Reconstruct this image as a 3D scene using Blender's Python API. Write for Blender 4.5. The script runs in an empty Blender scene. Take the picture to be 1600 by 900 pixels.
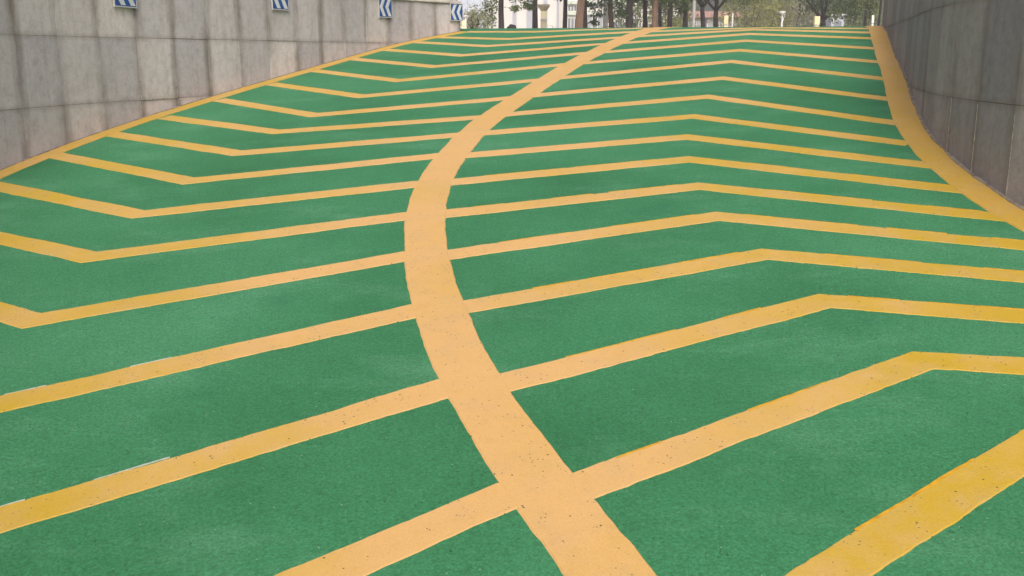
import bpy, bmesh, math, random
from mathutils import Vector, Matrix, noise
R = math.radians
random.seed(7)
scene = bpy.context.scene
col = scene.collection

# ------------------------------------------------------------------ camera, sky, sun, exposure
cam_d = bpy.data.cameras.new('camera'); cam = bpy.data.objects.new('camera', cam_d); col.objects.link(cam)
cam.location = (0, 0, 2.0)
cam.rotation_euler = (R(90 - 13.088), 0, 0)
cam_d.sensor_fit = 'HORIZONTAL'; cam_d.sensor_width = 36; cam_d.lens = 36 * 1570 / 1600
cam_d.clip_start = 0.05; cam_d.clip_end = 3000
scene.camera = cam

SUN_EL, SUN_AZ = 50.0, 180.0          # azimuth from +Y (view direction) clockwise: behind the camera
world = bpy.data.worlds.new('World'); scene.world = world; world.use_nodes = True
wn = world.node_tree.nodes; wl = world.node_tree.links
wn.clear()
sky = wn.new('ShaderNodeTexSky'); sky.sky_type = 'NISHITA'; sky.sun_disc = False
sky.sun_elevation = R(SUN_EL); sky.sun_rotation = R(SUN_AZ)
sky.air_density = 0.45; sky.dust_density = 9.0; sky.ozone_density = 0.2
bg = wn.new('ShaderNodeBackground'); bg.inputs['Strength'].default_value = 0.15
wo = wn.new('ShaderNodeOutputWorld')
wl.new(sky.outputs[0], bg.inputs[0]); wl.new(bg.outputs[0], wo.inputs[0])
sun_d = bpy.data.lights.new('sun', 'SUN'); sun = bpy.data.objects.new('sun', sun_d); col.objects.link(sun)
sun_d.energy = 1.0; sun_d.angle = R(40); sun_d.color = (1.0, 0.96, 0.91)
sd = Vector((math.sin(R(SUN_AZ)) * math.cos(R(SUN_EL)), math.cos(R(SUN_AZ)) * math.cos(R(SUN_EL)), math.sin(R(SUN_EL))))
sun.rotation_euler = sd.to_track_quat('Z', 'Y').to_euler()
sun.location = sd * 60
vs = scene.view_settings
vs.view_transform = 'Standard'; vs.look = 'None'; vs.gamma = 1.0; vs.use_curve_mapping = False
vs.exposure = 0.23

# ------------------------------------------------------------------ material helpers
def srgb(r, g, b):
    def c(v):
        v /= 255.0
        return v / 12.92 if v <= 0.04045 else ((v + 0.055) / 1.055) ** 2.4
    return (c(r), c(g), c(b), 1)

class NT:
    def __init__(self, name, rough=0.8, spec=0.3):
        m = bpy.data.materials.new(name); m.use_nodes = True
        self.m = m; self.t = m.node_tree; self.n = m.node_tree.nodes; self.l = m.node_tree.links
        self.b = self.n['Principled BSDF']
        self.b.inputs['Roughness'].default_value = rough
        self.b.inputs['Specular IOR Level'].default_value = spec
    def node(self, t, **k):
        n = self.n.new(t)
        for a, v in k.items(): setattr(n, a, v)
        return n
    def link(self, a, b): self.l.new(a, b)
    def coord(self, which='Object'):
        return self.node('ShaderNodeTexCoord').outputs[which]
    def pos(self):
        return self.node('ShaderNodeNewGeometry').outputs['Position']
    def mapping(self, vec, scale=(1, 1, 1), loc=(0, 0, 0)):
        m = self.node('ShaderNodeMapping'); self.link(vec, m.inputs[0])
        m.inputs['Scale'].default_value = scale; m.inputs['Location'].default_value = loc
        return m.outputs[0]
    def noise(self, vec, scale, detail=4, rough=0.55):
        n = self.node('ShaderNodeTexNoise'); self.link(vec, n.inputs['Vector'])
        n.inputs['Scale'].default_value = scale; n.inputs['Detail'].default_value = detail
        n.inputs['Roughness'].default_value = rough
        return n.outputs['Fac']
    def voronoi(self, vec, scale):
        n = self.node('ShaderNodeTexVoronoi'); self.link(vec, n.inputs['Vector'])
        n.inputs['Scale'].default_value = scale
        return n
    def ramp(self, fac, *stops):
        r = self.node('ShaderNodeValToRGB'); self.link(fac, r.inputs[0])
        e = r.color_ramp.elements
        while len(e) < len(stops): e.new(0.5)
        for el, (p, c) in zip(e, stops):
            el.position = p; el.color = c if len(c) == 4 else (*c, 1)
        return r.outputs[0]
    def mask(self, fac, a, b):
        m = self.node('ShaderNodeMapRange'); self.link(fac, m.inputs[0])
        m.inputs[1].default_value = a; m.inputs[2].default_value = b
        return m.outputs[0]
    def math(self, op, a, b=None):
        m = self.node('ShaderNodeMath', operation=op)
        for i, v in enumerate((a, b)):
            if v is None: continue
            if isinstance(v, (int, float)): m.inputs[i].default_value = v
            else: self.link(v, m.inputs[i])
        return m.outputs[0]
    def mix(self, fac, a, b, blend='MIX'):
        m = self.node('ShaderNodeMix', data_type='RGBA', blend_type=blend)
        for s, v in ((0, fac), (6, a), (7, b)):
            if isinstance(v, (int, float)): m.inputs[s].default_value = v
            elif isinstance(v, tuple): m.inputs[s].default_value = v if len(v) == 4 else (*v, 1)
            else: self.link(v, m.inputs[s])
        return m.outputs[2]
    def color(self, c):
        if isinstance(c, tuple): self.b.inputs['Base Color'].default_value = c if len(c) == 4 else (*c, 1)
        else: self.link(c, self.b.inputs['Base Color'])
    def bump(self, h, strength=0.3, dist=0.01):
        b = self.node('ShaderNodeBump'); self.link(h, b.inputs['Height'])
        b.inputs['Strength'].default_value = strength; b.inputs['Distance'].default_value = dist
        self.link(b.outputs[0], self.b.inputs['Normal'])

def mat_green():
    k = NT('green_aggregate', 0.7, 0.22)
    p = k.pos()
    big = k.noise(p, 0.55, 5, 0.6)
    drag_sheen = k.noise(k.mapping(p, (0.9, 1.8, 1)), 1.3, 6, 0.7)
    c = k.ramp(big, (0.3, (0.024, 0.134, 0.054)), (0.52, (0.034, 0.170, 0.075)), (0.75, (0.050, 0.205, 0.100)))
    c = k.mix(k.math('MULTIPLY', k.mask(drag_sheen, 0.52, 0.85), 0.65), c, (0.095, 0.26, 0.155))  # pale drag streaks that also paint the sky sheen into the green
    c = k.mix(k.math('MULTIPLY', k.mask(k.noise(p, 1.3, 6, 0.7), 0.56, 0.74), 0.45), c, (0.018, 0.115, 0.055))
    g = k.noise(p, 85, 5, 0.8)
    c = k.mix(1.0, c, k.ramp(g, (0.30, (0.50, 0.52, 0.52)), (0.5, (1, 1, 1)), (0.70, (1.6, 1.45, 1.5))), 'MULTIPLY')
    c = k.mix(1.0, c, k.ramp(k.noise(p, 42, 3, 0.7), (0.3, (0.9, 0.9, 0.9)), (0.5, (1, 1, 1)), (0.7, (1.09, 1.09, 1.1))), 'MULTIPLY')
    v = k.voronoi(p, 52)
    c = k.mix(k.math('MULTIPLY', k.mask(v.outputs['Distance'], 0.16, 0.10), k.mask(k.noise(p, 23, 2), 0.63, 0.66)), c, (0.30, 0.36, 0.30))
    v2 = k.voronoi(k.mapping(p, (1, 1, 1), (3.3, 1.1, 0)), 40)
    c = k.mix(k.math('MULTIPLY', k.mask(v2.outputs['Distance'], 0.2, 0.12), k.mask(k.noise(p, 17, 2), 0.60, 0.64)), c, (0.015, 0.06, 0.03))
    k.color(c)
    k.bump(k.math('ADD', g, k.math('MULTIPLY', k.noise(p, 70, 2), 0.8)), 0.55, 0.006)
    return k.m

def mat_paint(name, dull, fresh, bias):
    k = NT(name, 0.55, 0.35)
    p = k.pos()
    at = k.node('ShaderNodeAttribute', attribute_name='wear').outputs['Fac']
    w = k.math('ADD', k.math('MULTIPLY', k.math('SUBTRACT', k.noise(p, 0.9, 5, 0.6), 0.5), 1.6), at)
    c = k.mix(k.mask(w, bias - 0.35, bias + 0.35), dull, fresh)
    c = k.mix(k.math('MULTIPLY', k.mask(k.noise(p, 4.5, 6, 0.7), 0.46, 0.72), 0.55), c, (0.44, 0.31, 0.15))
    c = k.mix(k.math('MULTIPLY', k.mask(k.noise(k.mapping(p, (1, 1, 1), (9, 4, 0)), 2.2, 6, 0.75), 0.5, 0.75), 0.5), c, (0.55, 0.36, 0.165))
    c = k.mix(k.math('MULTIPLY', k.mask(k.noise(p, 14, 4, 0.7), 0.55, 0.8), 0.35), c, (0.42, 0.24, 0.03))
    g = k.noise(p, 160, 3, 0.7)
    c = k.mix(1.0, c, k.ramp(g, (0.25, (0.84, 0.83, 0.80)), (0.5, (1, 1, 1)), (0.75, (1.08, 1.08, 1.1))), 'MULTIPLY')
    v = k.voronoi(p, 26)
    c = k.mix(k.math('MULTIPLY', k.mask(v.outputs['Distance'], 0.13, 0.085), k.mask(k.noise(p, 6, 3), 0.50, 0.54)), c, (0.04, 0.07, 0.025))
    v2 = k.voronoi(k.mapping(p, (1, 1, 1), (7, 2, 0)), 48)
    c = k.mix(k.math('MULTIPLY', k.mask(v2.outputs['Distance'], 0.18, 0.12), k.mask(k.noise(p, 9, 3), 0.54, 0.58)), c, (0.10, 0.09, 0.03))
    k.color(c)
    k.bump(k.math('ADD', g, k.noise(p, 60, 2)), 0.4, 0.004)
    return k.m

def mat_stone(name, a, b, c3, w, h, edge=0.75):
    """weathered stone facing: vertical run-off streaks, dirt gathered at the slab edges"""
    k = NT(name, 0.85, 0.2)
    o = k.coord('Object'); p = k.pos()
    rnd = k.node('ShaderNodeObjectInfo').outputs['Random']
    st = k.noise(k.mapping(p, (3.2, 3.2, 0.55)), 1.0, 6, 0.7)
    cl = k.noise(p, 2.2, 5, 0.6)
    c = k.mix(k.mask(st, 0.30, 0.72), b, a)
    c = k.mix(k.math('MULTIPLY', k.mask(cl, 0.5, 0.72), 0.7), c, c3)
    c = k.mix(1.0, c, k.ramp(rnd, (0, (0.80, 0.80, 0.82)), (1, (1.12, 1.09, 1.05))), 'MULTIPLY')
    c = k.mix(1.0, c, k.ramp(k.noise(p, 11, 6, 0.75), (0.3, (0.78, 0.77, 0.75)), (0.5, (1, 1, 1)), (0.72, (1.12, 1.12, 1.12))), 'MULTIPLY')
    run = k.noise(k.mapping(p, (6.5, 6.5, 0.5), (1, 5, 2)), 1.0, 5, 0.7)
    c = k.mix(k.math('MULTIPLY', k.math('MULTIPLY', k.mask(run, 0.54, 0.68), k.mask(k.noise(k.mapping(p, (1.5, 1.5, 1.5), (6, 2, 2)), 1.0, 4), 0.42, 0.6)), 0.36), c, (0.20, 0.175, 0.15))
    c = k.mix(k.math('MULTIPLY', k.mask(k.noise(k.mapping(p, (3, 3, 2), (1, 9, 2)), 1.0, 6, 0.7), 0.6, 0.78), 0.5), c, (0.27, 0.25, 0.24))
    sx = k.node('ShaderNodeSeparateXYZ'); k.link(o, sx.inputs[0])
    ex = k.math('SUBTRACT', w / 2, k.math('ABSOLUTE', sx.outputs[0]))
    ez = k.math('SUBTRACT', h / 2, k.math('ABSOLUTE', sx.outputs[2]))
    jit = k.math('MULTIPLY', k.noise(k.mapping(p, (9, 9, 1.2)), 1.0, 4), 0.13)
    dx = k.mask(k.math('SUBTRACT', ex, jit), 0.03, -0.055)
    dz = k.mask(k.math('SUBTRACT', ez, k.math('MULTIPLY', jit, 0.5)), 0.012, -0.03)
    dx = k.math('MULTIPLY', dx, k.mask(k.noise(k.mapping(p, (2.6, 2.6, 1.1), (2, 8, 3)), 1.0, 4, 0.6), 0.34, 0.62))
    c = k.mix(k.math('MULTIPLY', dx, edge), c, (0.135, 0.112, 0.085))
    c = k.mix(k.math('MULTIPLY', dz, 0.3), c, (0.15, 0.13, 0.105))
    st2 = k.noise(k.mapping(p, (22, 22, 0.7), (4, 1, 0)), 1.0, 3, 0.6)
    c = k.mix(k.math('MULTIPLY', k.mask(st2, 0.6, 0.8), 0.25), c, (0.16, 0.145, 0.125))
    g = k.noise(p, 120, 3, 0.7)
    c = k.mix(1.0, c, k.ramp(g, (0.3, (0.85, 0.85, 0.85)), (0.7, (1.14, 1.14, 1.15))), 'MULTIPLY')
    k.color(c)
    k.bump(k.math('ADD', g, k.math('MULTIPLY', k.noise(p, 9, 3), 2.0)), 0.35, 0.006)
    return k.m

def mat_flat(name, c, rough=0.7, spec=0.3, var=0.25, scale=3.0, metal=0.0):
    k = NT(name, rough, spec)
    n = k.noise(k.pos(), scale, 5, 0.65)
    lo = tuple(v * (1 - var) for v in c[:3]); hi = tuple(min(1, v * (1 + var * 0.6)) for v in c[:3])
    k.color(k.ramp(n, (0.3, lo), (0.7, hi)))
    k.b.inputs['Metallic'].default_value = metal
    return k.m

def mat_leaf(name, dark, light):
    k = NT(name, 0.6, 0.25)
    p = k.pos()
    rnd = k.node('ShaderNodeObjectInfo').outputs['Random']
    at = k.node('ShaderNodeAttribute', attribute_name='tint').outputs['Fac']
    f = k.math('ADD', k.math('MULTIPLY', k.noise(p, 0.9, 3), 0.6), k.math('MULTIPLY', at, 0.5))
    c = k.mix(k.mask(f, 0.3, 0.8), dark, light)
    c = k.mix(1.0, c, k.ramp(rnd, (0, (0.85, 0.9, 0.85)), (1, (1.12, 1.05, 0.95))), 'MULTIPLY')
    k.color(c)
    tr = k.node('ShaderNodeBsdfTranslucent'); k.link(c, tr.inputs['Color'])
    mx = k.node('ShaderNodeMixShader'); mx.inputs[0].default_value = 0.45
    k.link(k.b.outputs[0], mx.inputs[1]); k.link(tr.outputs[0], mx.inputs[2])
    k.link(mx.outputs[0], k.n['Material Output'].inputs['Surface'])
    return k.m

def mat_bark(name, a, b):
    k = NT(name, 0.9, 0.15)
    p = k.pos()
    n = k.noise(k.mapping(p, (9, 9, 1.6)), 1.2, 5, 0.7)
    k.color(k.ramp(n, (0.3, a), (0.7, b)))
    k.bump(n, 0.6, 0.03)
    return k.m

M = {}
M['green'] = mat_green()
M['paint'] = mat_paint('yellow_orange_road_paint', (0.54, 0.340, 0.130), (0.43, 0.292, 0.024), 0.42)
M['edge_paint'] = mat_paint('yellow_edge_paint', (0.54, 0.335, 0.100), (0.44, 0.290, 0.030), 0.48)
M['ridge'] = mat_flat('thick_yellow_paint_ridge', (0.50, 0.28, 0.015), 0.5, 0.4, 0.3, 20)
M['tape'] = mat_flat('white_tape_residue', (0.38, 0.42, 0.39), 0.6, 0.3, 0.25, 40)
M['stone_l'] = mat_stone('weathered_grey_stone', (0.60, 0.588, 0.605), (0.50, 0.485, 0.497), (0.55, 0.525, 0.535), 0.56, 0.61)
M['stone_r'] = mat_stone('dark_weathered_stone', (0.36, 0.35, 0.365), (0.265, 0.258, 0.268), (0.32, 0.302, 0.31), 0.62, 0.70, 0.5)
M['joint'] = mat_flat('joint_mortar', (0.22, 0.195, 0.17), 0.95, 0.1, 0.4, 8)
M['mortar'] = mat_flat('pale_mortar', (0.42, 0.40, 0.37), 0.9, 0.1, 0.6, 30)
M['fillet'] = mat_flat('gritty_mortar_fillet', (0.24, 0.21, 0.17), 0.95, 0.1, 0.6, 14)
M['coping'] = mat_flat('pale_coping', (0.58, 0.55, 0.52), 0.8, 0.2, 0.2, 5)
M['ground'] = mat_flat('pale_paving', (0.30, 0.28, 0.25), 0.9, 0.2, 0.3, 0.6)
M['blue'] = mat_flat('sign_blue', (0.012, 0.075, 0.30), 0.35, 0.5, 0.2, 9)
M['white'] = mat_flat('sign_white', (0.62, 0.67, 0.70), 0.4, 0.4, 0.15, 14)
M['metal'] = mat_flat('sign_back_metal', (0.50, 0.50, 0.50), 0.45, 0.5, 0.15, 9)
M['hoarding'] = mat_flat('blue_hoarding', (0.030, 0.040, 0.22), 0.5, 0.4, 0.25, 4)
M['bark_d'] = mat_bark('dark_bark', (0.030, 0.024, 0.022), (0.075, 0.060, 0.052))
M['bark_l'] = mat_bark('brown_bark', (0.12, 0.075, 0.050), (0.26, 0.175, 0.12))
M['leaf_d'] = mat_leaf('dark_leaves', (0.028, 0.065, 0.018), (0.105, 0.18, 0.055))
M['leaf_m'] = mat_leaf('mid_green_leaves', (0.055, 0.105, 0.028), (0.17, 0.24, 0.070))
M['leaf_y'] = mat_leaf('yellow_green_leaves', (0.22, 0.25, 0.075), (0.42, 0.44, 0.16))
M['leaf_g'] = mat_leaf('dusty_grey_green_leaves', (0.24, 0.26, 0.16), (0.44, 0.46, 0.31))
M['bwhite'] = mat_flat('white_render', (0.80, 0.79, 0.75), 0.8, 0.2, 0.06, 0.4)
M['bcol'] = mat_flat('grey_blue_cladding', (0.50, 0.53, 0.60), 0.7, 0.3, 0.1, 0.6)
M['bblue'] = mat_flat('pale_blue_cladding', (0.56, 0.64, 0.74), 0.5, 0.4, 0.08, 0.5)
M['glass'] = mat_flat('grey_window_glass', (0.22, 0.25, 0.28), 0.12, 0.6, 0.2, 0.7)
M['pale_glass'] = mat_flat('pale_shop_glass', (0.42, 0.46, 0.48), 0.15, 0.6, 0.15, 0.7)
M['sill'] = mat_flat('pale_green_sill', (0.62, 0.70, 0.60), 0.7, 0.3, 0.1, 1)
M['red'] = mat_flat('faded_red_fascia', (0.50, 0.30, 0.28), 0.7, 0.3, 0.25, 1.0)
M['plum'] = mat_flat('grey_violet_wall', (0.30, 0.28, 0.33), 0.8, 0.2, 0.25, 0.7)
M['cream'] = mat_flat('cream_lamp', (0.80, 0.76, 0.46), 0.5, 0.4, 0.08, 2)
M['wpost'] = mat_flat('white_post_paint', (0.85, 0.85, 0.82), 0.5, 0.4, 0.06, 2)
M['pier'] = mat_flat('sand_pier', (0.55, 0.50, 0.36), 0.8, 0.2, 0.15, 2)
M['rock'] = mat_flat('black_stone', (0.028, 0.026, 0.026), 0.8, 0.3, 0.4, 6)
M['dark'] = mat_flat('dark_post', (0.035, 0.035, 0.045), 0.5, 0.4, 0.2, 3)

# ------------------------------------------------------------------ object helpers
def tag(o, label=None, cat=None, group=None, kind=None):
    if label: o['label'] = label
    if cat: o['category'] = cat
    if group: o['group'] = group
    if kind: o['kind'] = kind
    return o
def link(name, me, mat=None, parent=None):
    if mat is not None and not me.materials: me.materials.append(mat)
    o = bpy.data.objects.new(name, me); col.objects.link(o)
    if parent is not None: o.parent = parent
    return o
def pyobj(name, vs_, fs, mat, parent=None, smooth=False):
    me = bpy.data.meshes.new(name); me.from_pydata([tuple(v) for v in vs_], [], fs); me.update()
    if smooth: me.polygons.foreach_set('use_smooth', [True] * len(me.polygons))
    return link(name, me, mat, parent)
def bmobj(name, bm, mat, parent=None, smooth=False):
    me = bpy.data.meshes.new(name); bm.normal_update(); bm.to_mesh(me); bm.free()
    if smooth: me.polygons.foreach_set('use_smooth', [True] * len(me.polygons))
    return link(name, me, mat, parent)
def empty(name, loc=(0, 0, 0), rz=0):
    o = bpy.data.objects.new(name, None); col.objects.link(o)
    o.location = loc; o.rotation_euler = (0, 0, rz); o.empty_display_size = 0.2
    return o
def box(bm, x0, x1, y0, y1, z0, z1, bevel=0.0):
    r = bmesh.ops.create_cube(bm, size=1.0)
    for v in r['verts']:
        v.co = Vector(((x0 + x1) / 2 + v.co.x * (x1 - x0), (y0 + y1) / 2 + v.co.y * (y1 - y0), (z0 + z1) / 2 + v.co.z * (z1 - z0)))
    if bevel:
        es = list({e for v in r['verts'] for e in v.link_edges})
        bmesh.ops.bevel(bm, geom=es, offset=bevel, segments=1, affect='EDGES')
def boxobj(name, dims, mat, parent=None, bevel=0.0):
    bm = bmesh.new(); box(bm, *dims, bevel); return bmobj(name, bm, mat, parent)
def lathe(bm, prof, seg=14, cx=0, cy=0):
    rings = []
    for r, z in prof:
        rings.append([bm.verts.new((cx + r * math.cos(2 * math.pi * i / seg), cy + r * math.sin(2 * math.pi * i / seg), z)) for i in range(seg)])
    for a, b in zip(rings, rings[1:]):
        for i in range(seg): bm.faces.new((a[i], a[(i + 1) % seg], b[(i + 1) % seg], b[i]))
    bm.faces.new(rings[0][::-1]); bm.faces.new(rings[-1])
def tube(bm, pts, rad, seg=8):
    rings = []
    for i, p in enumerate(pts):
        d = (pts[min(i + 1, len(pts) - 1)] - pts[max(i - 1, 0)]).normalized()
        u = d.orthogonal().normalized(); w = d.cross(u)
        if i and rings:
            pass
        u = Vector((1, 0, 0)) - d * d.x
        u = u.normalized() if u.length > 0.2 else d.orthogonal().normalized()
        w = d.cross(u)
        rings.append([bm.verts.new(p + (u * math.cos(2 * math.pi * j / seg) + w * math.sin(2 * math.pi * j / seg)) * rad[i]) for j in range(seg)])
    for a, b in zip(rings, rings[1:]):
        for j in range(seg): bm.faces.new((a[j], a[(j + 1) % seg], b[(j + 1) % seg], b[j]))
    bm.faces.new(rings[0][::-1]); bm.faces.new(rings[-1])

def catmull(pts, step=0.1):
    P = [Vector((*p[:2], 0)) for p in pts]
    P = [P[0] * 2 - P[1]] + P + [P[-1] * 2 - P[-2]]
    out = []
    for i in range(1, len(P) - 2):
        n = max(2, int((P[i + 1] - P[i]).length / step))
        for j in range(n):
            t = j / n
            out.append(0.5 * ((2 * P[i]) + (P[i + 1] - P[i - 1]) * t + (2 * P[i - 1] - 5 * P[i] + 4 * P[i + 1] - P[i + 2]) * t * t
                              + (3 * P[i] - P[i - 1] - 3 * P[i + 1] + P[i + 2]) * t ** 3))
    out.append(P[-2].copy())
    return out
def smooth_line(L, it=40):
    L = [v.copy() for v in L]
    for _ in range(it):
        N = [v.copy() for v in L]
        for i in range(1, len(L) - 1): N[i] = (L[i - 1] + 2 * L[i] + L[i + 1]) / 4
        L = N
    return L
def resample(L, step):
    out = [L[0].copy()]; acc = 0.0
    for a, b in zip(L, L[1:]):
        d = (b - a).length; pos = 0.0
        while d > 0 and acc + (d - pos) >= step:
            pos += step - acc; acc = 0.0
            out.append(a + (b - a) * (pos / d))
        acc += d - pos
    return out
def normals(L):
    N = []
    for i in range(len(L)):
        d = (L[min(i + 1, len(L) - 1)] - L[max(i - 1, 0)]).normalized()
        N.append(Vector((-d.y, d.x, 0)))     # left of travel
    return N

# ------------------------------------------------------------------ the ramp surface (metres; street level z = 2.42)
TOP = 2.42
def zr(x, y):
    q = 0.035 * x + 0.14594 * y
    k = 0.10
    h = max(k - abs(q - TOP), 0.0) / k
    return min(q, TOP) - h * h * k * 0.25

LEFT = [(1.5, -9.5), (-0.6, -5.0), (-2.1, -1.3), (-3.2, 1.6), (-3.75, 3.3), (-4.2, 5.2), (-4.36, 6.9), (-4.25, 8.34), (-4.12, 8.97), (-3.96, 9.65), (-3.66, 10.59),
        (-3.36, 11.3), (-3.02, 12.15), (-2.58, 13.16), (-2.22, 14.0), (-1.82, 14.95), (-1.42, 15.62), (-1.05, 16.05), (-0.81, 16.32)]
RIGHT = [(8.2, -6.2), (6.2, -2.0), (4.9, 1.2), (3.75, 4.1), (3.34, 5.4), (3.24, 6.27), (3.25, 6.69), (3.28, 7.14), (3.34, 7.7), (3.44, 8.3), (3.79, 9.58), (4.26, 11.07), (4.68, 12.57),
         (5.09, 13.92), (5.46, 15.21), (5.56, 15.6)]
CENTRE = [(5.0, -8.0), (2.9, -3.2), (1.35, 0.25), (0.72, 1.8), (0.31, 2.83), (0.14, 3.25), (-0.18, 4.15), (-0.37, 4.95), (-0.52, 5.9), (-0.59, 6.65), (-0.60, 7.42), (-0.50, 8.25), (-0.375, 9.06),
          (-0.19, 9.8), (0.11, 10.72), (0.42, 11.72), (0.78, 12.8), (1.10, 13.62), (1.43, 14.42), (1.74, 15.09), (2.0, 15.56), (2.4, 16.3), (2.9, 17.2)]
left_line = smooth_line(catmull(LEFT), 60)
right_line = smooth_line(catmull(RIGHT), 60)
centre_line = smooth_line(catmull(CENTRE), 40)

def build_ramp():
    n = 170
    def at(L, t):
        f = t * (len(L) - 1); i = min(int(f), len(L) - 2); return L[i].lerp(L[i + 1], f - i)
    Le = left_line + [left_line[-1] + Vector((0.0, 1.0, 0)) * k for k in (0.5, 1, 1.5, 2, 2.6)]
    Re = right_line + [right_line[-1] + Vector((0.2, 1.0, 0)) * k for k in (0.5, 1, 1.5, 2, 2.8, 3.4)]
    # match the two sides by arc length
    def lens(L):
        a = [0]
        for p, q in zip(L, L[1:]): a.append(a[-1] + (q - p).length)
        return a
    def arc(L, A, t):
        s = t * A[-1]
        import bisect
        i = max(1, min(bisect.bisect(A, s), len(A) - 1))
        return L[i - 1].lerp(L[i], (s - A[i - 1]) / max(1e-6, A[i] - A[i - 1]))
    LA, RA = lens(Le), lens(Re)
    W = 44; vs_, fs = [], []
    for i in range(n + 1):
        a, b = arc(Le, LA, i / n), arc(Re, RA, i / n)
        d = (b - a).normalized() * 0.12; a = a - d; b = b + d
        for j in range(W + 1):
            p = a.lerp(b, j / W); vs_.append((p.x, p.y, zr(p.x, p.y)))
    for i in range(n):
        for j in range(W):
            k = i * (W + 1) + j
            fs.append((k, k + 1, k + W + 2, k + W + 1))
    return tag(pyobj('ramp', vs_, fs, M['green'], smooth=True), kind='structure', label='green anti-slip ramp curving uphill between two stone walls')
ramp = build_ramp()

def dist_centre(p):
    return min((q - p).length for q in centre_line[::4])

def ribbon(name, pts, width, z, mat, parent, rough=0.004, seed=0, wear=None, step=0.03):
    """painted band with real thickness and an uneven hand-masked edge"""
    skirt = 0.008 if width > 0.05 else 0.001
    P = [Vector((*p[:2], 0)) for p in pts]
    # mitred corner normals
    segs = [(b - a).normalized() for a, b in zip(P, P[1:])]
    L, N = [], []
    for i, (a, b) in enumerate(zip(P, P[1:])):
        n = max(1, int((b - a).length / step))
        nrm = Vector((-segs[i].y, segs[i].x, 0))
        def corner(j):
            if 0 < j < len(P) - 1:
                n0 = Vector((-segs[j - 1].y, segs[j - 1].x, 0)); n1 = Vector((-segs[j].y, segs[j].x, 0))
                m = (n0 + n1).normalized(); return m / max(0.4, m.dot(n1))
            return nrm
        n0, n1 = corner(i), corner(i + 1)
        for j in range(n + (1 if i == len(P) - 2 else 0)):
            t = j / n
            q = a.lerp(b, t)
            s = (q - a).length; e = (b - q).length
            if j not in (0, n):
                k0 = abs(segs[i].angle(segs[i - 1])) if i > 0 else 0.0
                k1 = abs(segs[i].angle(segs[i + 1])) if i < len(segs) - 1 else 0.0
                if s < width * 0.6 * math.tan(k0 / 2) + (0.02 if k0 > 0.2 else 0) or e < width * 0.6 * math.tan(k1 / 2) + (0.02 if k1 > 0.2 else 0): continue
            N.append(n0 if j == 0 else (n1 if j == n else nrm)); L.append(q)
    vs_, fs, wv = [], [], []
    for i, (q, nn) in enumerate(zip(L, N)):
        for side in (1, -1):
            u = Vector((q.x * 2.3, q.y * 2.3, seed * 3.7 + side * 11))
            off = noise.noise(u * 7) * rough * 0.55 + noise.noise(u * 1.3) * rough * 1.3 + noise.noise(u * 24) * rough * 0.5
            pk = noise.noise(u * 3.1 + Vector((5, 5, 5)))
            if pk > 0.45: off += (pk - 0.45) * rough * 2
            w = width / 2 + off
            v = q + nn * (w * side)
            vs_.append((v.x, v.y, zr(v.x, v.y) + z)); 
        for side in (1, -1):
            v = Vector(vs_[-2 if side == 1 else -2])
            base = vs_[4 * i + (0 if side == 1 else 1)]
            vs_.append((base[0] + nn.x * skirt * side, base[1] + nn.y * skirt * side, zr(base[0], base[1]) - 0.002))
        ww = wear(q) if wear else 0.5
        wv += [ww] * 4
    for i in range(len(L) - 1):
        a, b = 4 * i, 4 * i + 4
        fs += [(a + 1, a, b, b + 1)[::-1], (a, a + 2, b + 2, b)[::-1], (a + 3, a + 1, b + 1, b + 3)[::-1]]
    o = pyobj(name, vs_, fs, mat, parent)
    att = o.data.attributes.new('wear', 'FLOAT', 'POINT'); att.data.foreach_set('value', wv)
    return o

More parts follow.
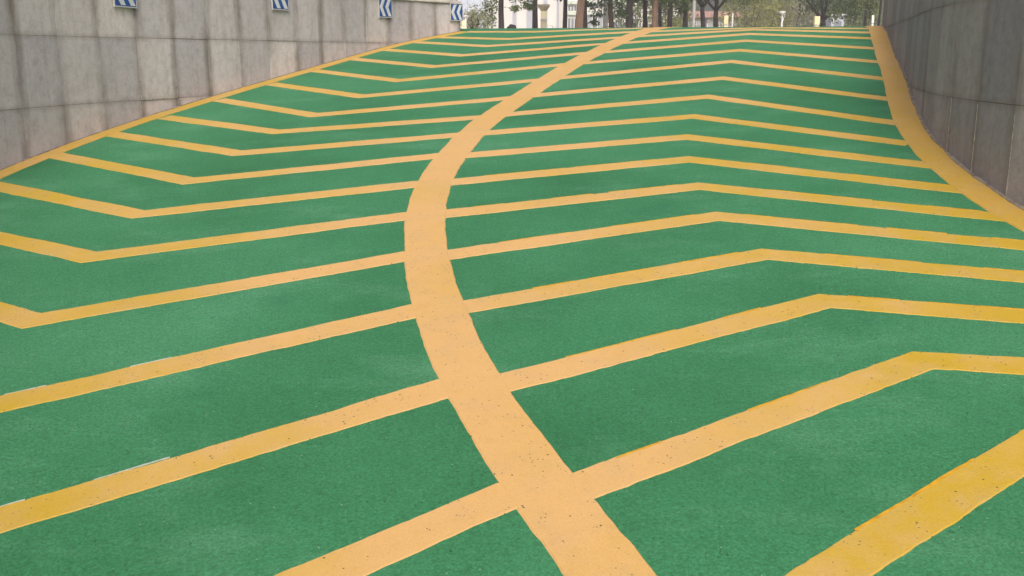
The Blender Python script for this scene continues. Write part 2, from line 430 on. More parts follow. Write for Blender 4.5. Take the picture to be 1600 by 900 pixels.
STRIPES = {
 -4: [(-0.6, -2.4), (0.3, -1.7), (1.9, -0.45), (3.7, 0.75), (4.75, 0.5)],
 -3: [(-1.75, -0.35), (-0.75, -0.95), (1.25, 0.55), (3.0, 1.85), (4.4, 1.65)],
 -2: [(-2.5, 0.6), (-1.4, -0.1), (0.78, 1.45), (2.5, 2.75), (4.1, 2.55)],
 -1: [(-3.05, 1.6), (-1.85, 0.8), (0.34, 2.33), (0.961, 2.80), (2.12, 3.643), (3.85, 3.42)],
 0: [(-3.5, 2.75), (-2.06, 1.87), (-0.605, 2.879), (-0.023, 3.293), (0.24, 3.334), (1.812, 4.251), (3.62, 3.86)],
 1: [(-3.86, 4.0), (-2.26, 2.97), (-0.299, 4.134), (-0.031, 4.169), (1.588, 4.962), (3.42, 4.38)],
 2: [(-4.1, 5.1), (-2.42, 4.02), (-0.511, 5.011), (-0.268, 5.032), (1.456, 5.68), (3.22, 4.99)],
 3: [(-4.16, 6.05), (-2.495, 5.055), (-0.638, 5.849), (-0.38, 5.856), (1.325, 6.417), (3.12, 5.59)],
 4: [(-4.22, 6.99), (-2.59, 6.035), (-0.719, 6.652), (-0.471, 6.666), (1.329, 7.126), (3.1, 6.17)],
 5: [(-4.14, 7.89), (-2.595, 6.912), (-0.722, 7.44), (-0.462, 7.459), (1.383, 7.889), (3.1, 6.78)],
 6: [(-4.03, 8.83), (-2.501, 7.76), (-0.605, 8.287), (-0.378, 8.265), (1.491, 8.644), (3.12, 7.45)],
 7: [(-3.80, 9.60), (-2.352, 8.627), (-0.485, 9.026), (-0.258, 9.067), (1.688, 9.451), (3.2, 8.14)],
 8: [(-3.52, 10.30), (-2.189, 9.425), (-0.276, 9.756), (-0.062, 9.838), (1.987, 10.368), (3.45, 8.80)],
 9: [(-3.2, 11.16), (-1.976, 10.137), (0.0, 10.671), (0.236, 10.768), (2.344, 11.388), (3.76, 9.82)],
 10: [(-2.84, 12.07), (-1.628, 11.065), (0.313, 11.683), (0.528, 11.765), (2.663, 12.495), (4.10, 10.87)],
 11: [(-2.5, 12.95), (-1.338, 11.979), (0.632, 12.708), (0.946, 12.787), (2.947, 13.356), (4.42, 11.98)],
 12: [(-2.2, 13.86), (-0.989, 12.922), (0.926, 13.566), (1.267, 13.625), (3.205, 14.195), (4.74, 13.0)],
 13: [(-1.92, 14.67), (-0.676, 13.78), (1.109, 14.326), (1.559, 14.40), (3.402, 14.846), (4.98, 13.92)],
 14: [(-1.62, 15.38), (-0.361, 14.573), (1.431, 14.932), (1.828, 15.018), (3.579, 15.303), (5.16, 14.47)],
 15: [(-1.25, 15.76), (-0.047, 15.223), (1.772, 15.516), (2.086, 15.503), (3.80, 15.60), (5.30, 14.95)],
 16: [(-0.7, 16.25), (0.35, 15.95), (2.25, 16.1)],
}
def wear_at(q):
    return min(1.0, dist_centre(q) / 2.9) * min(1.0, max(0.38, 1.3 - 0.07 * q.y))
for k, pts in STRIPES.items():
    s = ribbon('painted_stripe', pts, 0.165, 0.003, M['paint'], ramp, 0.0075, k, (lambda q, e=(0.45 if k < 0 else 0.0): wear_at(q) + e))
    if -2 < k < 6:
        # thick ridge of paint along the uphill edge of some stripes, shreds of masking tape on others
        P = [Vector((*p, 0)) for p in pts]
        rng = random.Random(k * 17 + 3)
        for i, (a, b) in enumerate(zip(P, P[1:])):
            d = (b - a).normalized(); nn = Vector((-d.y, d.x, 0)); Ln = (b - a).length
            right = (a.x + b.x) / 2 > 0.1
            s0 = rng.uniform(0.1, 0.5)
            while s0 < Ln - 0.3:
                ln = rng.uniform(0.05, 0.28) if not right else rng.uniform(0.2, 0.7)
                if right or (k <= 2 and a.x > -2.7 and rng.random() < 0.4):
                    e0 = a + d * s0 + nn * (0.165 / 2 + (0.001 if right else 0.0035))
                    e1 = a + d * min(s0 + ln, Ln - 0.12) + nn * (0.165 / 2 + (0.001 if right else 0.0035))
                    if dist_centre((e0 + e1) / 2) > 0.45:
                        ribbon('paint_ridge' if right else 'tape_residue', [e0, e1], 0.009 if right else 0.005, 0.0042, M['ridge'] if right else M['tape'], s, 0.004, k + i, None, 0.02)
                s0 += ln + rng.uniform(0.05, 0.5)
centre_pts = [v for v in resample(centre_line, 0.06) if v.y > -6]
ribbon('centre_line', centre_pts, 0.255, 0.0048, M['paint'], ramp, 0.007, 91, lambda q: 0.12 + 0.1 * noise.noise(q), 0.03)
def offset(L, d):
    return [p + n * d for p, n in zip(L, normals(L))]
ll = [v for v in resample(offset(left_line, -0.085), 0.08) if v.y > -4]
rl = [v for v in resample(offset(right_line, 0.115), 0.08) if v.y > -4]
for Lw, sg in ((left_line, -1), (right_line, 1)):
    ribbon('mortar_fillet', [v for v in resample(offset(Lw, sg * 0.010), 0.08) if v.y > -4], 0.034, 0.0095, M['fillet'], ramp, 0.010, 60 + sg, None, 0.03)
ribbon('edge_line', ll, 0.175, 0.0062, M['edge_paint'], ramp, 0.005, 51, lambda q: 0.72, 0.04)
ribbon('edge_line', rl, 0.245, 0.0062, M['edge_paint'], ramp, 0.006, 52, lambda q: 0.62 if q.y < 8 else max(0.15, 0.62 - 0.09 * (q.y - 8)), 0.04)

# ------------------------------------------------------------------ street level ground: one sheet with the cutting left open
def build_ground():
    vs_, fs = [], []
    def strip(L, side):
        Lo = offset(L, 0.2 * side)
        base = len(vs_)
        for p in Lo[::6] + [Lo[-1]]:
            vs_.append((p.x, p.y, TOP - 0.006)); vs_.append((400 * -side, p.y, TOP - 0.006))
        n = (len(vs_) - base) // 2
        for i in range(n - 1):
            a = base + 2 * i
            fs.append((a, a + 2, a + 3, a + 1) if side < 0 else (a, a + 1, a + 3, a + 2))
        return Lo
    a = strip(left_line, 1); b = strip(right_line, -1)
    e = left_line[-1]; e2 = right_line[-1]
    A, B = a[-1], b[-1]; z = TOP - 0.006
    base = len(vs_)
    vs_.extend([(-400, A.y, z), (A.x, A.y, z), (-0.85, 18.5, z), (-400, 18.5, z),
                (B.x, B.y, z), (400, B.y, z), (400, 18.5, z), (6.1, 18.5, z), (400, 500, z), (-400, 500, z)])
    q = lambda *k: fs.append(tuple(base + i for i in k))
    q(0, 1, 2, 3); q(4, 5, 6, 7); q(3, 2, 7, 6, 8, 9)
    return tag(pyobj('ground', vs_, fs, M['ground']), kind='structure', label='pale street level paving beyond the top of the ramp')
build_ground()

# ------------------------------------------------------------------ retaining walls with stone facing slabs
def wall(name, L, side, rows, w, h, stone, label, top, ymin):
    root = empty(name, (L[-1].x, L[-1].y, zr(L[-1].x, L[-1].y)))
    tag(root, label, 'wall')
    inv = Matrix.Translation(-root.location)
    # structural core behind the slabs
    core = offset(L, 0.009 * side); back = offset(L, 0.30 * side)
    pts = list(range(0, len(core), 3)) + ([len(core) - 1] if (len(core) - 1) % 3 else [])
    vs_, fs = [], []
    for i in pts:
        zb = zr(core[i].x, core[i].y) - 0.5
        for q, z in ((core[i], zb), (core[i], top), (back[i], top), (back[i], zb)):
            vs_.append((q.x, q.y, z))
    for i in range(len(pts) - 1):
        a, b = 4 * i, 4 * i + 4
        for j in range(4):
            f = (a + j, a + (j + 1) % 4, b + (j + 1) % 4, b + j)
            fs.append(f if side > 0 else f[::-1])
    m = 4 * (len(pts) - 1)
    fs += [(0, 3, 2, 1), (m, m + 1, m + 2, m + 3)] if side > 0 else [(0, 1, 2, 3), (m, m + 3, m + 2, m + 1)]
    c = pyobj('core', vs_, fs, M['joint'], root); c.matrix_parent_inverse = inv
    # one slab mesh, shared
    bm = bmesh.new(); box(bm, -w / 2 + 0.0012, w / 2 - 0.0012, -0.016, 0.016, -h / 2 + 0.0012, h / 2 - 0.0012, 0.0015)
    me = bpy.data.meshes.new('stone_slab'); bm.normal_update(); bm.to_mesh(me); bm.free(); me.materials.append(stone)
    P = resample(list(reversed(L)), w)
    rng = random.Random(5)
    for i in range(len(P) - 1):
        a, b = P[i], P[i + 1]; mid = (a + b) / 2
        if mid.y < ymin: continue
        d = (b - a).normalized(); ang = math.atan2(d.y, d.x)
        zb = zr(mid.x, mid.y)
        for zt in rows:
            if zt < zb - 0.06: continue
            o = bpy.data.objects.new('stone_slab', me); col.objects.link(o); o.parent = root
            n = Vector((-d.y, d.x, 0)) * -side
            # slab centre 16 mm behind the wall line, each a little proud or sunk
            q = mid - n * (-1) * 0 + Vector((-d.y, d.x, 0)) * (-side) * (0.016 + rng.uniform(-0.0025, 0.0035))
            o.location = Vector((q.x, q.y, zt - h / 2)) - root.location
            o.rotation_euler = (rng.uniform(-0.004, 0.004), rng.uniform(-0.003, 0.003), ang + rng.uniform(-0.004, 0.004))
    return root, P
L_rows = [2.77 - 0.61 * i for i in range(6)]
R_rows = [3.08 - 0.70 * i for i in range(6)]
wl_root, LP = wall('retaining_wall', left_line, 1, L_rows, 0.56, 0.61, M['stone_l'],
                   'light grey stone slab retaining wall carrying four blue chevron signs', 2.765, 1.0)
wr_root, RP = wall('retaining_wall', right_line, -1, R_rows, 0.62, 0.70, M['stone_r'],
                   'dark grey stone retaining wall bending along the right of the ramp', 3.075, 2.0)
def coping(root, L, side, z, proud):
    P = resample(list(reversed(L)), 1.12)
    for a, b in zip(P, P[1:]):
        if a.y < 2: break
        d = (b - a); ln = d.length; d.normalize()
        bm = bmesh.new(); box(bm, 0.003, ln - 0.003, -0.30, 0.30, 0, 0.045, 0.006)
        o = bmobj('coping_stone', bm, M['coping'], root)
        q = a + Vector((-d.y, d.x, 0)) * (-side) * (0.30 - proud)
        o.location = Vector((q.x, q.y, z)) - root.location; o.rotation_euler = (0, 0, math.atan2(d.y, d.x))
coping(wl_root, left_line, 1, 2.7705, 0.015)
coping(wr_root, right_line, -1, 3.0805, 0.015)

def along(L, target_y):
    return min(range(1, len(L) - 1), key=lambda i: abs(L[i].y - target_y))
def on_wall(L, x_over_y):
    i = min(range(1, len(L) - 1), key=lambda i: abs(L[i].x / L[i].y - x_over_y) + (100 if L[i].y < 2 else 0))
    d = (L[i + 1] - L[i - 1]).normalized()
    return L[i], d
# bits of pale mortar left in a few joints
def mortar(root, P, idx, side, z0, z1, horiz=None):
    a = P[idx]; b = P[idx + 1]; d = (b - a).normalized()
    bm = bmesh.new()
    if horiz: box(bm, 0, (b - a).length, -0.002, 0.002, -0.004, 0.005)
    else: box(bm, -0.0045, 0.0045, -0.002, 0.002, 0, z1 - z0)
    o = bmobj('mortar', bm, M['mortar'], root)
    q = a + Vector((-d.y, d.x, 0)) * (-side) * (-0.001)
    o.location = Vector((q.x, q.y, z0)) - root.location; o.rotation_euler = (0, 0, math.atan2(d.y, d.x))
for i, z0, z1 in ((12, 1.56, 1.80), (11, 1.56, 1.74), (8, 1.96, 2.14), (9, 1.95, 2.13)): mortar(wl_root, LP, i, 1, z0, z1)
mortar(wl_root, LP, 11, 1, 1.553, 0, True)
for i, z0, z1 in ((13, 1.2, 1.67), (14, 1.15, 1.66), (15, 1.05, 1.62)): mortar(wr_root, RP, i, -1, z0, z1)

# ------------------------------------------------------------------ chevron signs on the left wall
def make_sign(x, label, tilt, W, H, z):
    p, d = on_wall(left_line, (x - 800) / 1624.0)
    ang = math.atan2(d.y, d.x)
    n = Vector((d.y, -d.x, 0))                        # out of the wall towards the ramp
    root = empty('chevron_sign', Vector((p.x, p.y, z)) + n * 0.022, ang)
    root.rotation_euler = (0, tilt, ang)
    # local x runs uphill along the wall, -y faces the ramp
    boxobj('panel', (-W / 2, W / 2, -0.006, 0.006, 0, H), M['blue'], root, 0.002)
    bm = bmesh.new()
    for dims in ((-W / 2 - 0.005, W / 2 + 0.005, -0.010, 0.008, -0.007, 0.004), (-W / 2 - 0.005, W / 2 + 0.005, -0.010, 0.008, H - 0.004, H + 0.006),
                 (-W / 2 - 0.005, -W / 2 + 0.003, -0.0095, 0.0075, 0.004, H - 0.004), (W / 2 - 0.003, W / 2 + 0.005, -0.0095, 0.0075, 0.004, H - 0.004)):
        box(bm, *dims)
    bmobj('rim', bm, M['metal'], root)
    for u0 in (0.04, 0.49):
        pts = [(u0 + 0.24, 0.05), (u0 + 0.46, 0.05), (u0 + 0.23, 0.5), (u0 + 0.46, 0.95), (u0 + 0.24, 0.95), (u0, 0.5)]
        bm = bmesh.new()
        f = [bm.verts.new(((u - 0.5) * W, -0.0085, v * H)) for u, v in pts]
        k = [bm.verts.new(((u - 0.5) * W, -0.004, v * H)) for u, v in pts]
        bm.faces.new((f[0], f[1], f[2], f[5])); bm.faces.new((f[5], f[2], f[3], f[4]))
        for i in range(6): bm.faces.new((f[i], k[i], k[(i + 1) % 6], f[(i + 1) % 6]))
        bmobj('chevron', bm, M['white'], root)
    for sx in (-1, 1):
        boxobj('bracket', (sx * 0.10 - 0.015, sx * 0.10 + 0.015, 0.006, 0.022, 0.05, H - 0.05), M['metal'], root)
    tag(root, label, 'sign', 'chevron signs along the wall')
make_sign(194, 'blue and white chevron sign on the wall, leftmost and nearest', 0.01, 0.32, 0.275, 2.452)
make_sign(438, 'blue and white chevron sign, second from the left on the wall', 0.0, 0.32, 0.275, 2.528)
make_sign(602.5, 'blue and white chevron sign, third from the left on the wall', -0.008, 0.32, 0.275, 2.518)
make_sign(711.5, 'blue and white chevron sign at the far end of the wall', 0.0, 0.27, 0.25, 2.515)

# ------------------------------------------------------------------ blue hoarding behind the left parapet
hr = empty('hoarding_fence', (-2.2, 16.0, TOP)); tag(hr, 'blue panel hoarding with pale posts behind the left wall', 'fence')
hp = [Vector((-3.1, 14.7, 0)), Vector((-2.5, 15.7, 0)), Vector((-1.9, 16.5, 0)), Vector((-1.62, 17.0, 0))]
for a, b in zip(hp, hp[1:]):
    d = b - a; ln = d.length; ang = math.atan2(d.y, d.x)
    o = boxobj('panel', (0.03, ln - 0.03, -0.012, 0.012, 0.08, 1.35), M['hoarding'], hr)
    o.location = a - Vector((-2.2, 16.0, 0)); o.rotation_euler = (0, 0, ang)
for a in hp:
    bm = bmesh.new(); lathe(bm, [(0.022, 0), (0.022, 1.42), (0.012, 1.44)], 10)
    o = bmobj('post', bm, M['wpost'], hr); o.location = a - Vector((-2.2, 16.0, 0))

# ------------------------------------------------------------------ things on the street level beyond the ramp
def place(px, D):                     # ground point at distance D in the direction of a sight line
    return Vector(((px - 800) / 1624.0 * D, D, TOP - 0.006))

def leaf_mesh(centres, per, spread, size, rng):
    vs_, fs, tint = [], [], []
    for c, sc in centres:
        t0 = rng.random()
        for _ in range(per):
            p = c + Vector((rng.gauss(0, 1), rng.gauss(0, 1), rng.gauss(0, 0.75))) * spread * sc
            s = size * rng.uniform(0.6, 1.3)
            d = Vector((rng.uniform(-1, 1), rng.uniform(-1, 1), rng.uniform(-1.1, 0.35))).normalized()
            u = d.orthogonal().normalized(); u.rotate(Matrix.Rotation(rng.uniform(0, 6.28), 3, d))
            i = len(vs_)
            vs_ += [p - d * s * 0.5, p + u * s * 0.24, p + d * s * 0.55, p - u * s * 0.24]
            fs.append((i, i + 1, i + 2, i + 3))
            tint += [min(1, max(0, t0 + rng.uniform(-0.25, 0.25)))] * 4
    me = bpy.data.meshes.new('crown'); me.from_pydata([tuple(v) for v in vs_], [], fs); me.update()
    a = me.attributes.new('tint', 'FLOAT', 'POINT'); a.data.foreach_set('value', tint)
    return me

def tree(px, D, wpx, label, bark, leaf, base=2.6, rad=2.4, height=7.0, fork=0, lean=0.0, clumps=46, droop=(), group='street trees beyond the ramp', seed=1, size=0.17):
    rng = random.Random(seed * 131 + int(px))
    g = place(px, D)
    root = empty('tree', g); tag(root, label, 'tree', group)
    r = wpx / 1570.0 * D * 1.035 / 2
    bm = bmesh.new()
    fz = fork if fork else base * 0.9 + 0.6
    top = height * 0.75
    pts, rads = [], []
    z = 0.0; n = 9
    for i in range(n + 1):
        t = i / n; z = (fz if fork else top) * t
        wob = Vector((noise.noise(Vector((px, z * 0.6, 0))) * 0.10 + lean * z, noise.noise(Vector((px, z * 0.6, 9))) * 0.10, z))
        pts.append(wob); rads.append(r * (1.25 - 0.2 * min(1, z) if z < 1 else 1.05 - 0.55 * max(0, (z - 1) / top)))
    tube(bm, pts, rads, 10)
    ends = []
    start = pts[-1] if fork else None
    nl = 4 if fork else 9
    for j in range(nl):
        a = j / nl * 6.283 + rng.uniform(-0.4, 0.4)
        if fork:
            s = pts[-1]; out = Vector((math.cos(a), math.sin(a), 0)); rr = rads[-1] * 0.62
            ln = rng.uniform(1.8, 3.0); up = rng.uniform(0.9, 1.9)
        else:
            i = rng.randint(5, n - 1); s = pts[i]; out = Vector((math.cos(a), math.sin(a), 0)); rr = rads[i] * 0.42
            ln = rng.uniform(0.6, 1.0) * rad; up = rng.uniform(0.25, 0.9)
        bp, br = [], []
        for q in range(6):
            t = q / 5
            bp.append(s + out * ln * t * (0.85 if fork else 1) + Vector((0, 0, ln * up * (t * 0.7 + t * t * 0.3))) + Vector((rng.uniform(-1, 1), rng.uniform(-1, 1), 0)) * 0.05 * t)
            br.append(rr * (1 - 0.8 * t) + 0.008)
        tube(bm, bp, br, 6); ends.append(bp[-1]); ends.append(bp[3])
    bmobj('trunk', bm, bark, root, True)
    cz = (base + height) / 2; hz = (height - base) / 2
    cs = [(e, 1.0) for e in ends if e.z > base * 0.9]
    for _ in range(clumps):
        th = rng.uniform(0, 6.283); u = rng.uniform(-1, 1); k = rng.uniform(0.45, 1.0) ** 0.5
        q = math.sqrt(1 - u * u)
        cs.append((Vector((math.cos(th) * q * rad * k, math.sin(th) * q * rad * k, cz + u * hz * k)), rng.uniform(0.7, 1.2)))
    for dx, dz, sc in droop:
        for _ in range(2): cs.append((Vector((dx + rng.uniform(-.12, .12), rng.uniform(-0.5, 0.5), dz + rng.uniform(-.1, .1))), sc * 0.9))
    link('crown', leaf_mesh(cs, 55, 0.42, size, rng), leaf, root)
    return root

def shrub(px, D, wid, height, label, leaf, seed, group=None, name='shrub', size=0.2, n=60):
    rng = random.Random(seed)
    root = empty(name, place(px, D)); tag(root, label, 'shrub' if name == 'shrub' else 'tree', group)
    bm = bmesh.new()
    for j in range(6):
        a = rng.uniform(0, 6.28); q = Vector((math.cos(a), math.sin(a), 0)) * wid * 0.3
        tube(bm, [Vector((0, 0, 0)) + q * 0.1, q * 0.5 + Vector((0, 0, height * 0.4)), q + Vector((0, 0, height * 0.85))], [0.05, 0.035, 0.01], 6)
    bmobj('trunk' if name == 'tree' else 'stems', bm, M['bark_d'], root)
    cs = []
    for _ in range(n):
        a = rng.uniform(0, 6.28); z = rng.uniform(0.08, 1); q = math.sqrt(max(0, 1 - (2 * abs(z - 0.45)) ** 2.2 * 0.8)) * rng.uniform(0.3, 1.0) ** 0.5
        cs.append((Vector((math.cos(a) * wid / 2 * q, math.sin(a) * wid / 2 * q, height * z)), rng.uniform(0.7, 1.3)))
    link('crown', leaf_mesh(cs, 60, 0.055 * (wid + height) + 0.1, size, rng), leaf, root)

# droop clumps are (sideways offset, height above ground, size)
tree(783, 55, 8, 'dark trunked tree at far left, leaves hanging low beside the wall end', M['bark_d'], M['leaf_m'], 2.6, 2.0, 7, droop=((-0.55, 2.2, .6), (-0.5, 1.7, .55), (-0.62, 1.3, .4), (0.9, 2.5, .5), (1.3, 2.2, .45), (0.7, 2.0, .3), (1.6, 1.9, .3), (-0.35, 2.6, .7)), seed=1)
tree(836, 57, 8, 'slim dark tree trunk just left of the capped lantern pier', M['bark_d'], M['leaf_d'], 3.4, 2.2, 7.5, seed=2)
tree(883, 58, 6.5, 'thin dark tree trunk right of the capped lantern pier', M['bark_d'], M['leaf_d'], 3.1, 1.8, 7, droop=((-0.4, 2.8, .4), (0.4, 2.75, .4)), seed=3)
tree(905, 52, 11.5, 'thick sunlit brown tree trunk, widest of the row', M['bark_l'], M['leaf_m'], 3.0, 2.2, 7.5, lean=0.03, seed=4)
tree(914, 56, 6, 'dark trunk standing tight against the widest brown trunk', M['bark_d'], M['leaf_d'], 2.7, 1.9, 7, droop=((0.5, 2.6, .6), (0.9, 2.3, .6), (0.7, 1.8, .5), (1.1, 2.7, .6), (0.5, 1.3, .3), (0.3, 2.2, .4)), seed=5)
tree(954, 57, 7.5, 'reddish brown trunk touching the white lamp post', M['bark_l'], M['leaf_d'], 3.0, 2.0, 7, seed=6)
tree(983, 54, 10, 'dark thick trunk with leaves hanging on both sides', M['bark_d'], M['leaf_d'], 2.6, 2.3, 7.5, droop=((-0.7, 2.6, .7), (-0.6, 2.1, .6), (-0.9, 2.4, .6), (0.5, 2.5, .6), (0.8, 2.7, .6), (-0.5, 1.7, .35)), seed=7)
tree(1008, 60, 6.5, 'slim violet dark trunk between two thicker ones', M['bark_d'], M['leaf_d'], 2.7, 2.0, 7, droop=((0.4, 2.9, .6), (-0.5, 2.9, .5)), seed=8)
tree(1022, 53, 8.5, 'brown lit trunk right where the centre line ends', M['bark_l'], M['leaf_m'], 2.7, 2.0, 7, lean=0.02, droop=((0.5, 2.2, .6), (0.8, 2.6, .7), (-0.4, 2.7, .6), (1.1, 2.3, .6)), seed=9)
tree(1031, 62, 5, 'thin dark trunk behind the brown lit trunk', M['bark_d'], M['leaf_m'], 2.6, 1.9, 6.5, droop=((0.3, 2.2, .6), (0.5, 2.7, .7)), seed=10)
tree(1046, 56, 7, 'brownish dark trunk, first right of the centre line end', M['bark_d'], M['leaf_m'], 2.5, 2.1, 7, lean=0.02, droop=((0.5, 2.4, .6), (0.8, 2.0, .5), (0.4, 2.8, .7), (1.0, 2.6, .7)), seed=11)
tree(1071, 57, 7, 'dark trunk close to the thin white lamp post', M['bark_d'], M['leaf_d'], 2.7, 2.0, 7, droop=((-0.5, 2.5, .6), (-0.3, 2.0, .4)), seed=12)
tree(1098, 62, 7, 'forked dark tree in front of the red fascia, nearer the white post', M['bark_d'], M['leaf_m'], 3.1, 2.2, 6.5, fork=2.3, droop=((-0.6, 3.0, .7), (0.4, 3.0, .7), (-0.2, 3.2, .8), (0.9, 3.1, .7)), seed=13)
tree(1118, 64, 7, 'forked dark tree in front of the red fascia, nearer the cream bollard', M['bark_d'], M['leaf_m'], 3.2, 2.4, 6.5, fork=2.2, droop=((0.9, 3.0, .7), (1.6, 2.9, .8), (2.2, 3.0, .8), (0.2, 3.1, .7), (2.8, 3.1, .7)), seed=14)
tree(1286, 66, 8, 'broad dark green tree with a short forked trunk by the cream bollard', M['bark_d'], M['leaf_d'], 2.5, 2.6, 6.5, fork=1.7, clumps=70, droop=((-1.0, 2.4, .8), (0.9, 2.4, .8), (0.3, 2.7, .9), (-0.4, 2.8, .9), (1.5, 2.6, .9), (2.0, 2.2, .8), (1.8, 1.9, .6)), seed=15)
tree(1352, 60, 4.5, 'dense green tree near the dark post at the right wall', M['bark_d'], M['leaf_m'], 2.1, 1.9, 6, clumps=70, droop=((-1.4, 2.0, .7), (-1.8, 1.8, .6), (-1.0, 2.3, .8), (0.4, 2.3, .6), (0.2, 1.8, .4)), seed=16)

# background greenery
for i, (px, D, w, h, lab, lf) in enumerate([
    (741, 34, 0.60, 0.92, 'dusty grey green bush at the end of the left wall', 'leaf_g'),
    (1000, 95, 5.0, 6.0, 'green background tree behind the thick dark trunk', 'leaf_m'),
    (1046, 90, 4.6, 7.0, 'yellow green background tree behind the brown trunks', 'leaf_y'),
    (1168, 92, 5.0, 5.4, 'pale yellow green bush right of the red fascia', 'leaf_y'),
    (1198, 96, 4.4, 6.5, 'yellow green rounded bush left of the white garden lamp', 'leaf_y'),
    (1238, 98, 4.4, 7.0, 'grey green bush right of the white garden lamp', 'leaf_g'),
    (1262, 104, 4.2, 7.5, 'hazy grey bush between the garden lamp and the cream bollard', 'leaf_g'),
    (1322, 100, 4.6, 7.0, 'dark green background tree behind the blue grey kiosk', 'leaf_m'),
    (1357, 94, 4.2, 7.0, 'yellow green background tree beside the right wall end', 'leaf_y')]):
    shrub(px, D, w, h, lab, M[lf], 40 + i, name='shrub' if 'bush' in lab else 'tree', size=0.09 if D < 50 else (0.26 if D < 125 else 0.36), n=26 if D < 50 else 75)

# ---- buildings far behind
def facade(name, x0, x1, D, height, label, mat, depth=9):
    a, b = place(x0, D), place(x1, D)
    root = empty(name, (a.x, D, a.z)); tag(root, label, 'building')
    W = b.x - a.x
    boxobj('wall', (0, W, 0, depth, 0, height), mat, root)
    return root, (lambda px: (px - x0) / 1624.0 * D), W
def zpx(y, D):                         # height above street of a sight line at distance D
    return (85 - y) / 1624.0 * D + 2.0 - TOP
b1, u, W = facade('pale_building', 716, 757, 118, 9, 'pale blue clad building beside the end of the left wall', M['bblue'])
for k in range(4):
    o = boxobj('cladding_rib', (k * W / 4 + 0.3, k * W / 4 + 0.38, -0.06, 0.01, 0, 9), M['bcol'], b1)
D = 125
b2, u, W = facade('white_building', 758, 886, D, 11, 'bright white building with grey pilasters behind the lantern pier', M['bwhite'])
for p0, p1 in ((801, 807), (823, 833), (849, 855), (870, 873)):
    boxobj('pilaster', (u(p0), u(p1), -0.25, 0.0, 0, 11), M['bcol'], b2)
for p0, p1 in ((762, 775), (810, 820), (836, 846), (858, 868)):
    wv = boxobj('window', (u(p0), u(p1), -0.06, 0.02, 7.0, 9.0), M['wpost'], b2)
    boxobj('pane', (u(p0) + 0.08, u(p1) - 0.08, -0.08, -0.055, 7.1, 8.9), M['glass'], wv)
boxobj('cornice', (-0.1, W + 0.1, -0.5, 0.3, 11, 11.4), M['bwhite'], b2)
D = 122
b3, u, W = facade('office_building', 886.5, 1062, D, 10, 'long white building with grey window bands behind the tree row', M['bwhite'])
for p0, p1, y0, y1, g in ((887, 901, 10, 20, 'glass'), (887, 902, 29, 44, 'glass'), (917, 942, 24, 46, 'pale_glass'), (917, 942, 4, 14, 'glass'), (957, 980, 35, 46, 'glass'), (957, 980, 14, 30, 'pale_glass'), (985, 994, 14, 46, 'pale_glass')):
    z1, z0 = zpx(y0, D), zpx(y1, D) - (1.2 if y1 > 40 else 0)
    f = boxobj('window', (u(p0), u(p1), -0.08, 0.03, z0, z1), M['wpost'], b3)
    n = 3
    for k in range(n):
        w0 = u(p0) + (u(p1) - u(p0)) * k / n; w1 = u(p0) + (u(p1) - u(p0)) * (k + 1) / n
        boxobj('pane', (w0 + 0.05, w1 - 0.05, -0.11, -0.075, z0 + 0.08, z1 - 0.08), M[g], f)
for y0 in (22, 6):
    boxobj('ledge', (0, u(980), -0.35, -0.001, zpx(y0, D) - 0.22, zpx(y0, D) + 0.14), M['sill'], b3)
D = 112
b4, u, W = facade('low_shop', 1064, 1160, D, 3.6, 'low shop with a faded red fascia behind the forked trees', M['plum'])
boxobj('fascia', (-0.05, W + 0.05, -0.45, -0.002, zpx(29, D), zpx(19.5, D)), M['red'], b4)
for k in range(5):
    f = boxobj('window', (0.35 + k * 1.25, 1.35 + k * 1.25, -0.06, 0.02, 0.7, zpx(31, D)), M['wpost'], b4)
    boxobj('pane', (0.42 + k * 1.25, 1.28 + k * 1.25, -0.08, -0.055, 0.8, zpx(31.5, D)), M['pale_glass'], f)
boxobj('roof', (-0.2, W + 0.2, -0.3, 9.2, 3.6, 3.75), M['bwhite'], b4)
D = 82
b5, u, W = facade('kiosk', 1299, 1319, D, zpx(26, D), 'blue grey kiosk roof showing under the dark green tree', M['bcol'], 1.6)
h = zpx(26, D)
boxobj('roof', (-0.1, W + 0.1, -0.2, 1.7, h, h + 0.12), M['bcol'], b5)
f = boxobj('window', (0.15, W - 0.15, -0.06, 0.02, 0.6, h - 0.35), M['bblue'], b5); boxobj('pane', (0.21, W - 0.21, -0.08, -0.055, 0.66, h - 0.41), M['glass'], f)

# ---- lamps, posts and small things
def lathe_obj(name, prof, mat, parent, seg=14, loc=(0, 0, 0)):
    bm = bmesh.new(); lathe(bm, prof, seg); o = bmobj(name, bm, mat, parent); o.location = loc; return o
def tall_lamp(px, D, wpx, label):
    r = wpx / 1570.0 * D * 1.03 / 2
    root = empty('lamp_post', place(px, D)); tag(root, label, 'lamp post', 'white lamp posts among the trees')
    lathe_obj('base', [(r * 1.5, 0), (r * 1.5, 0.25), (r * 1.1, 0.4)], M['wpost'], root)
    lathe_obj('pole', [(r, 0.38), (r * 0.95, 4.2), (r * 0.8, 5.2)], M['wpost'], root)
    lathe_obj('lamp_head', [(r * 0.8, 5.2), (r * 2.4, 5.45), (r * 2.4, 5.9), (r * 0.6, 6.15)], M['cream'], root)
tall_lamp(946, 58, 7.5, 'thick white lamp post left of the reddish brown trunk')
tall_lamp(1083.5, 60, 4.8, 'thin white lamp post left of the forked trees')
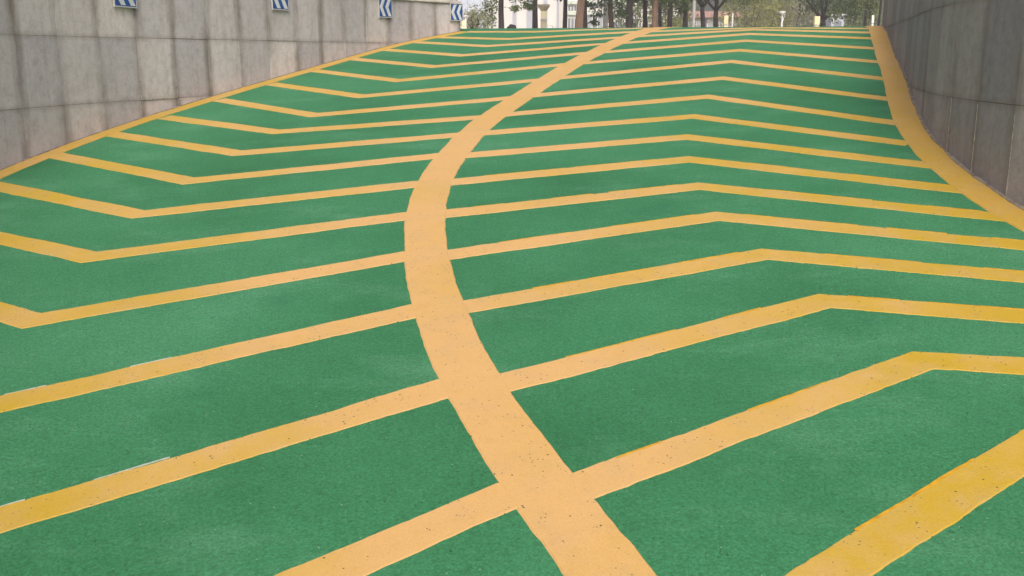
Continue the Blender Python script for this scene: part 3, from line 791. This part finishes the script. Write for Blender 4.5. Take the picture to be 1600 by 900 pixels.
def garden_lamp(px, D, ytop, wpx, label):
    root = empty('garden_lamp', place(px, D)); tag(root, label, 'garden lamp')
    h = zpx(ytop, D); r = wpx / 1570.0 * D * 0.5
    lathe_obj('post', [(r * 1.25, 0), (r * 1.25, h * 0.52), (r * 0.8, h * 0.6), (r * 0.7, h * 0.9)], M['wpost'], root)
    lathe_obj('cap', [(r * 0.9, h * 0.88), (r * 2.9, h * 0.95), (r * 3.1, h)], M['wpost'], root)
    bm = bmesh.new(); tube(bm, [Vector((r * 0.6, 0, h * 0.72)), Vector((r * 2.6, 0, h * 0.93))], [r * 0.3, r * 0.25], 6); bmobj('arm', bm, M['wpost'], root)
garden_lamp(1222, 60, 19, 3.2, 'white garden lamp with flat disc cap in front of bushes')
garden_lamp(727.5, 33, 25, 2.4, 'small pale garden lamp at the foot of the dusty bush')
def bollard(px, D, y0, wpx, label, mat):
    root = empty('lamp_bollard', place(px, D)); tag(root, label, 'bollard')
    h = zpx(y0, D); r = wpx / 1570.0 * D * 0.5
    boxobj('body', (-r, r, -r, r, 0, h * 0.68), mat, root, r * 0.12)
    boxobj('neck', (-r * .8, r * .8, -r * .8, r * .8, h * 0.68, h * 0.72), M['metal'], root)
    boxobj('lamp_housing', (-r, r, -r, r, h * 0.72, h), mat, root, r * 0.12)
bollard(1134, 58, 26, 6.5, 'cream box lamp bollard right of the forked trees', M['cream'])
bollard(1276, 58, 27, 8, 'cream box lamp bollard left of the broad dark tree', M['cream'])
bollard(724, 30, 33, 5, 'cream bollard hard against the end of the left wall', M['cream'])
bollard(1363.5, 40, 25, 3, 'slim white bollard beside the dark post', M['wpost'])
root = empty('marker_post', place(1144.5, 60)); tag(root, 'thin white marker post right of the cream bollard', 'post')
lathe_obj('shaft', [(0.045, 0), (0.045, zpx(24, 60))], M['wpost'], root); lathe_obj('cap', [(0.06, zpx(24, 60)), (0.02, zpx(22.5, 60))], M['wpost'], root)
root = empty('dark_pole', place(1373.5, 24)); tag(root, 'dark slanting pole at the far end of the right wall', 'pole')
bm = bmesh.new(); tube(bm, [Vector((-0.01, 0, 0)), Vector((0.03, 0, 1.2)), Vector((0.10, 0, 3.2))], [0.028, 0.027, 0.022], 10); bmobj('shaft', bm, M['dark'], root)
lathe_obj('foot', [(0.06, 0), (0.06, 0.02), (0.035, 0.06)], M['dark'], root)
# lantern pier
D = 56
root = empty('lantern_pier', place(849.5, D)); tag(root, 'sand coloured lantern pier with a wide flat cap', 'pier')
h = zpx(9, D); r = 0.16
boxobj('shaft', (-r, r, -r, r, 0, h * 0.62), M['pier'], root, 0.02)
boxobj('band', (-r * 1.15, r * 1.15, -r * 1.15, r * 1.15, h * 0.62, h * 0.66), M['bcol'], root, 0.01)
boxobj('lantern', (-r * .92, r * .92, -r * .92, r * .92, h * 0.66, h * 0.84), M['cream'], root, 0.02)
lathe_obj('capital', [(r * 0.9, h * 0.84), (r * 1.2, h * 0.87), (r * 2.0, h * 0.95), (r * 2.1, h)], M['pier'], root, 4)
# black stone just past the crest
bm = bmesh.new(); bmesh.ops.create_icosphere(bm, subdivisions=3, radius=1.0)
for v in bm.verts:
    k = 1 + 0.16 * noise.noise(v.co * 1.7); v.co = Vector((v.co.x * 0.15 * k, v.co.y * 0.13 * k, max(-0.02, v.co.z * 0.25 * k)))
rk = bmobj('boulder', bm, M['rock'], None, True); rk.location = place(799.5, 23.5); tag(rk, 'black rounded stone on the crest at the foot of the dark tree', 'stone')
# small hoop rail
root = empty('hoop_rail', place(858.5, 24)); tag(root, 'low bent metal hoop rail on the crest below the lantern pier', 'rail')
bm = bmesh.new(); tube(bm, [Vector((-0.08, 0, 0)), Vector((-0.08, 0, 0.2)), Vector((-0.06, 0, 0.235)), Vector((0.06, 0, 0.235)), Vector((0.08, 0, 0.2)), Vector((0.08, 0, 0))], [0.008] * 6, 8); bmobj('hoop', bm, M['metal'], root)
bm = bmesh.new(); tube(bm, [Vector((-0.08, 0, 0.11)), Vector((0.08, 0, 0.11))], [0.006] * 2, 8); bmobj('crossbar', bm, M['metal'], root)

# ------------------------------------------------------------------ hazy air
hm = bpy.data.materials.new('hazy_air'); hm.use_nodes = True
hn = hm.node_tree.nodes; hn.remove(hn['Principled BSDF'])
pv = hn.new('ShaderNodeVolumePrincipled'); pv.inputs['Color'].default_value = (0.93, 0.95, 0.97, 1)
pv.inputs['Density'].default_value = 0.0024; pv.inputs['Anisotropy'].default_value = 0.2
hm.node_tree.links.new(pv.outputs[0], hn['Material Output'].inputs['Volume'])
hz = boxobj('haze', (-402, 402, -30, 502, -4.0, 13.0), hm); tag(hz, 'thin pale haze in the air over the street', kind='stuff')
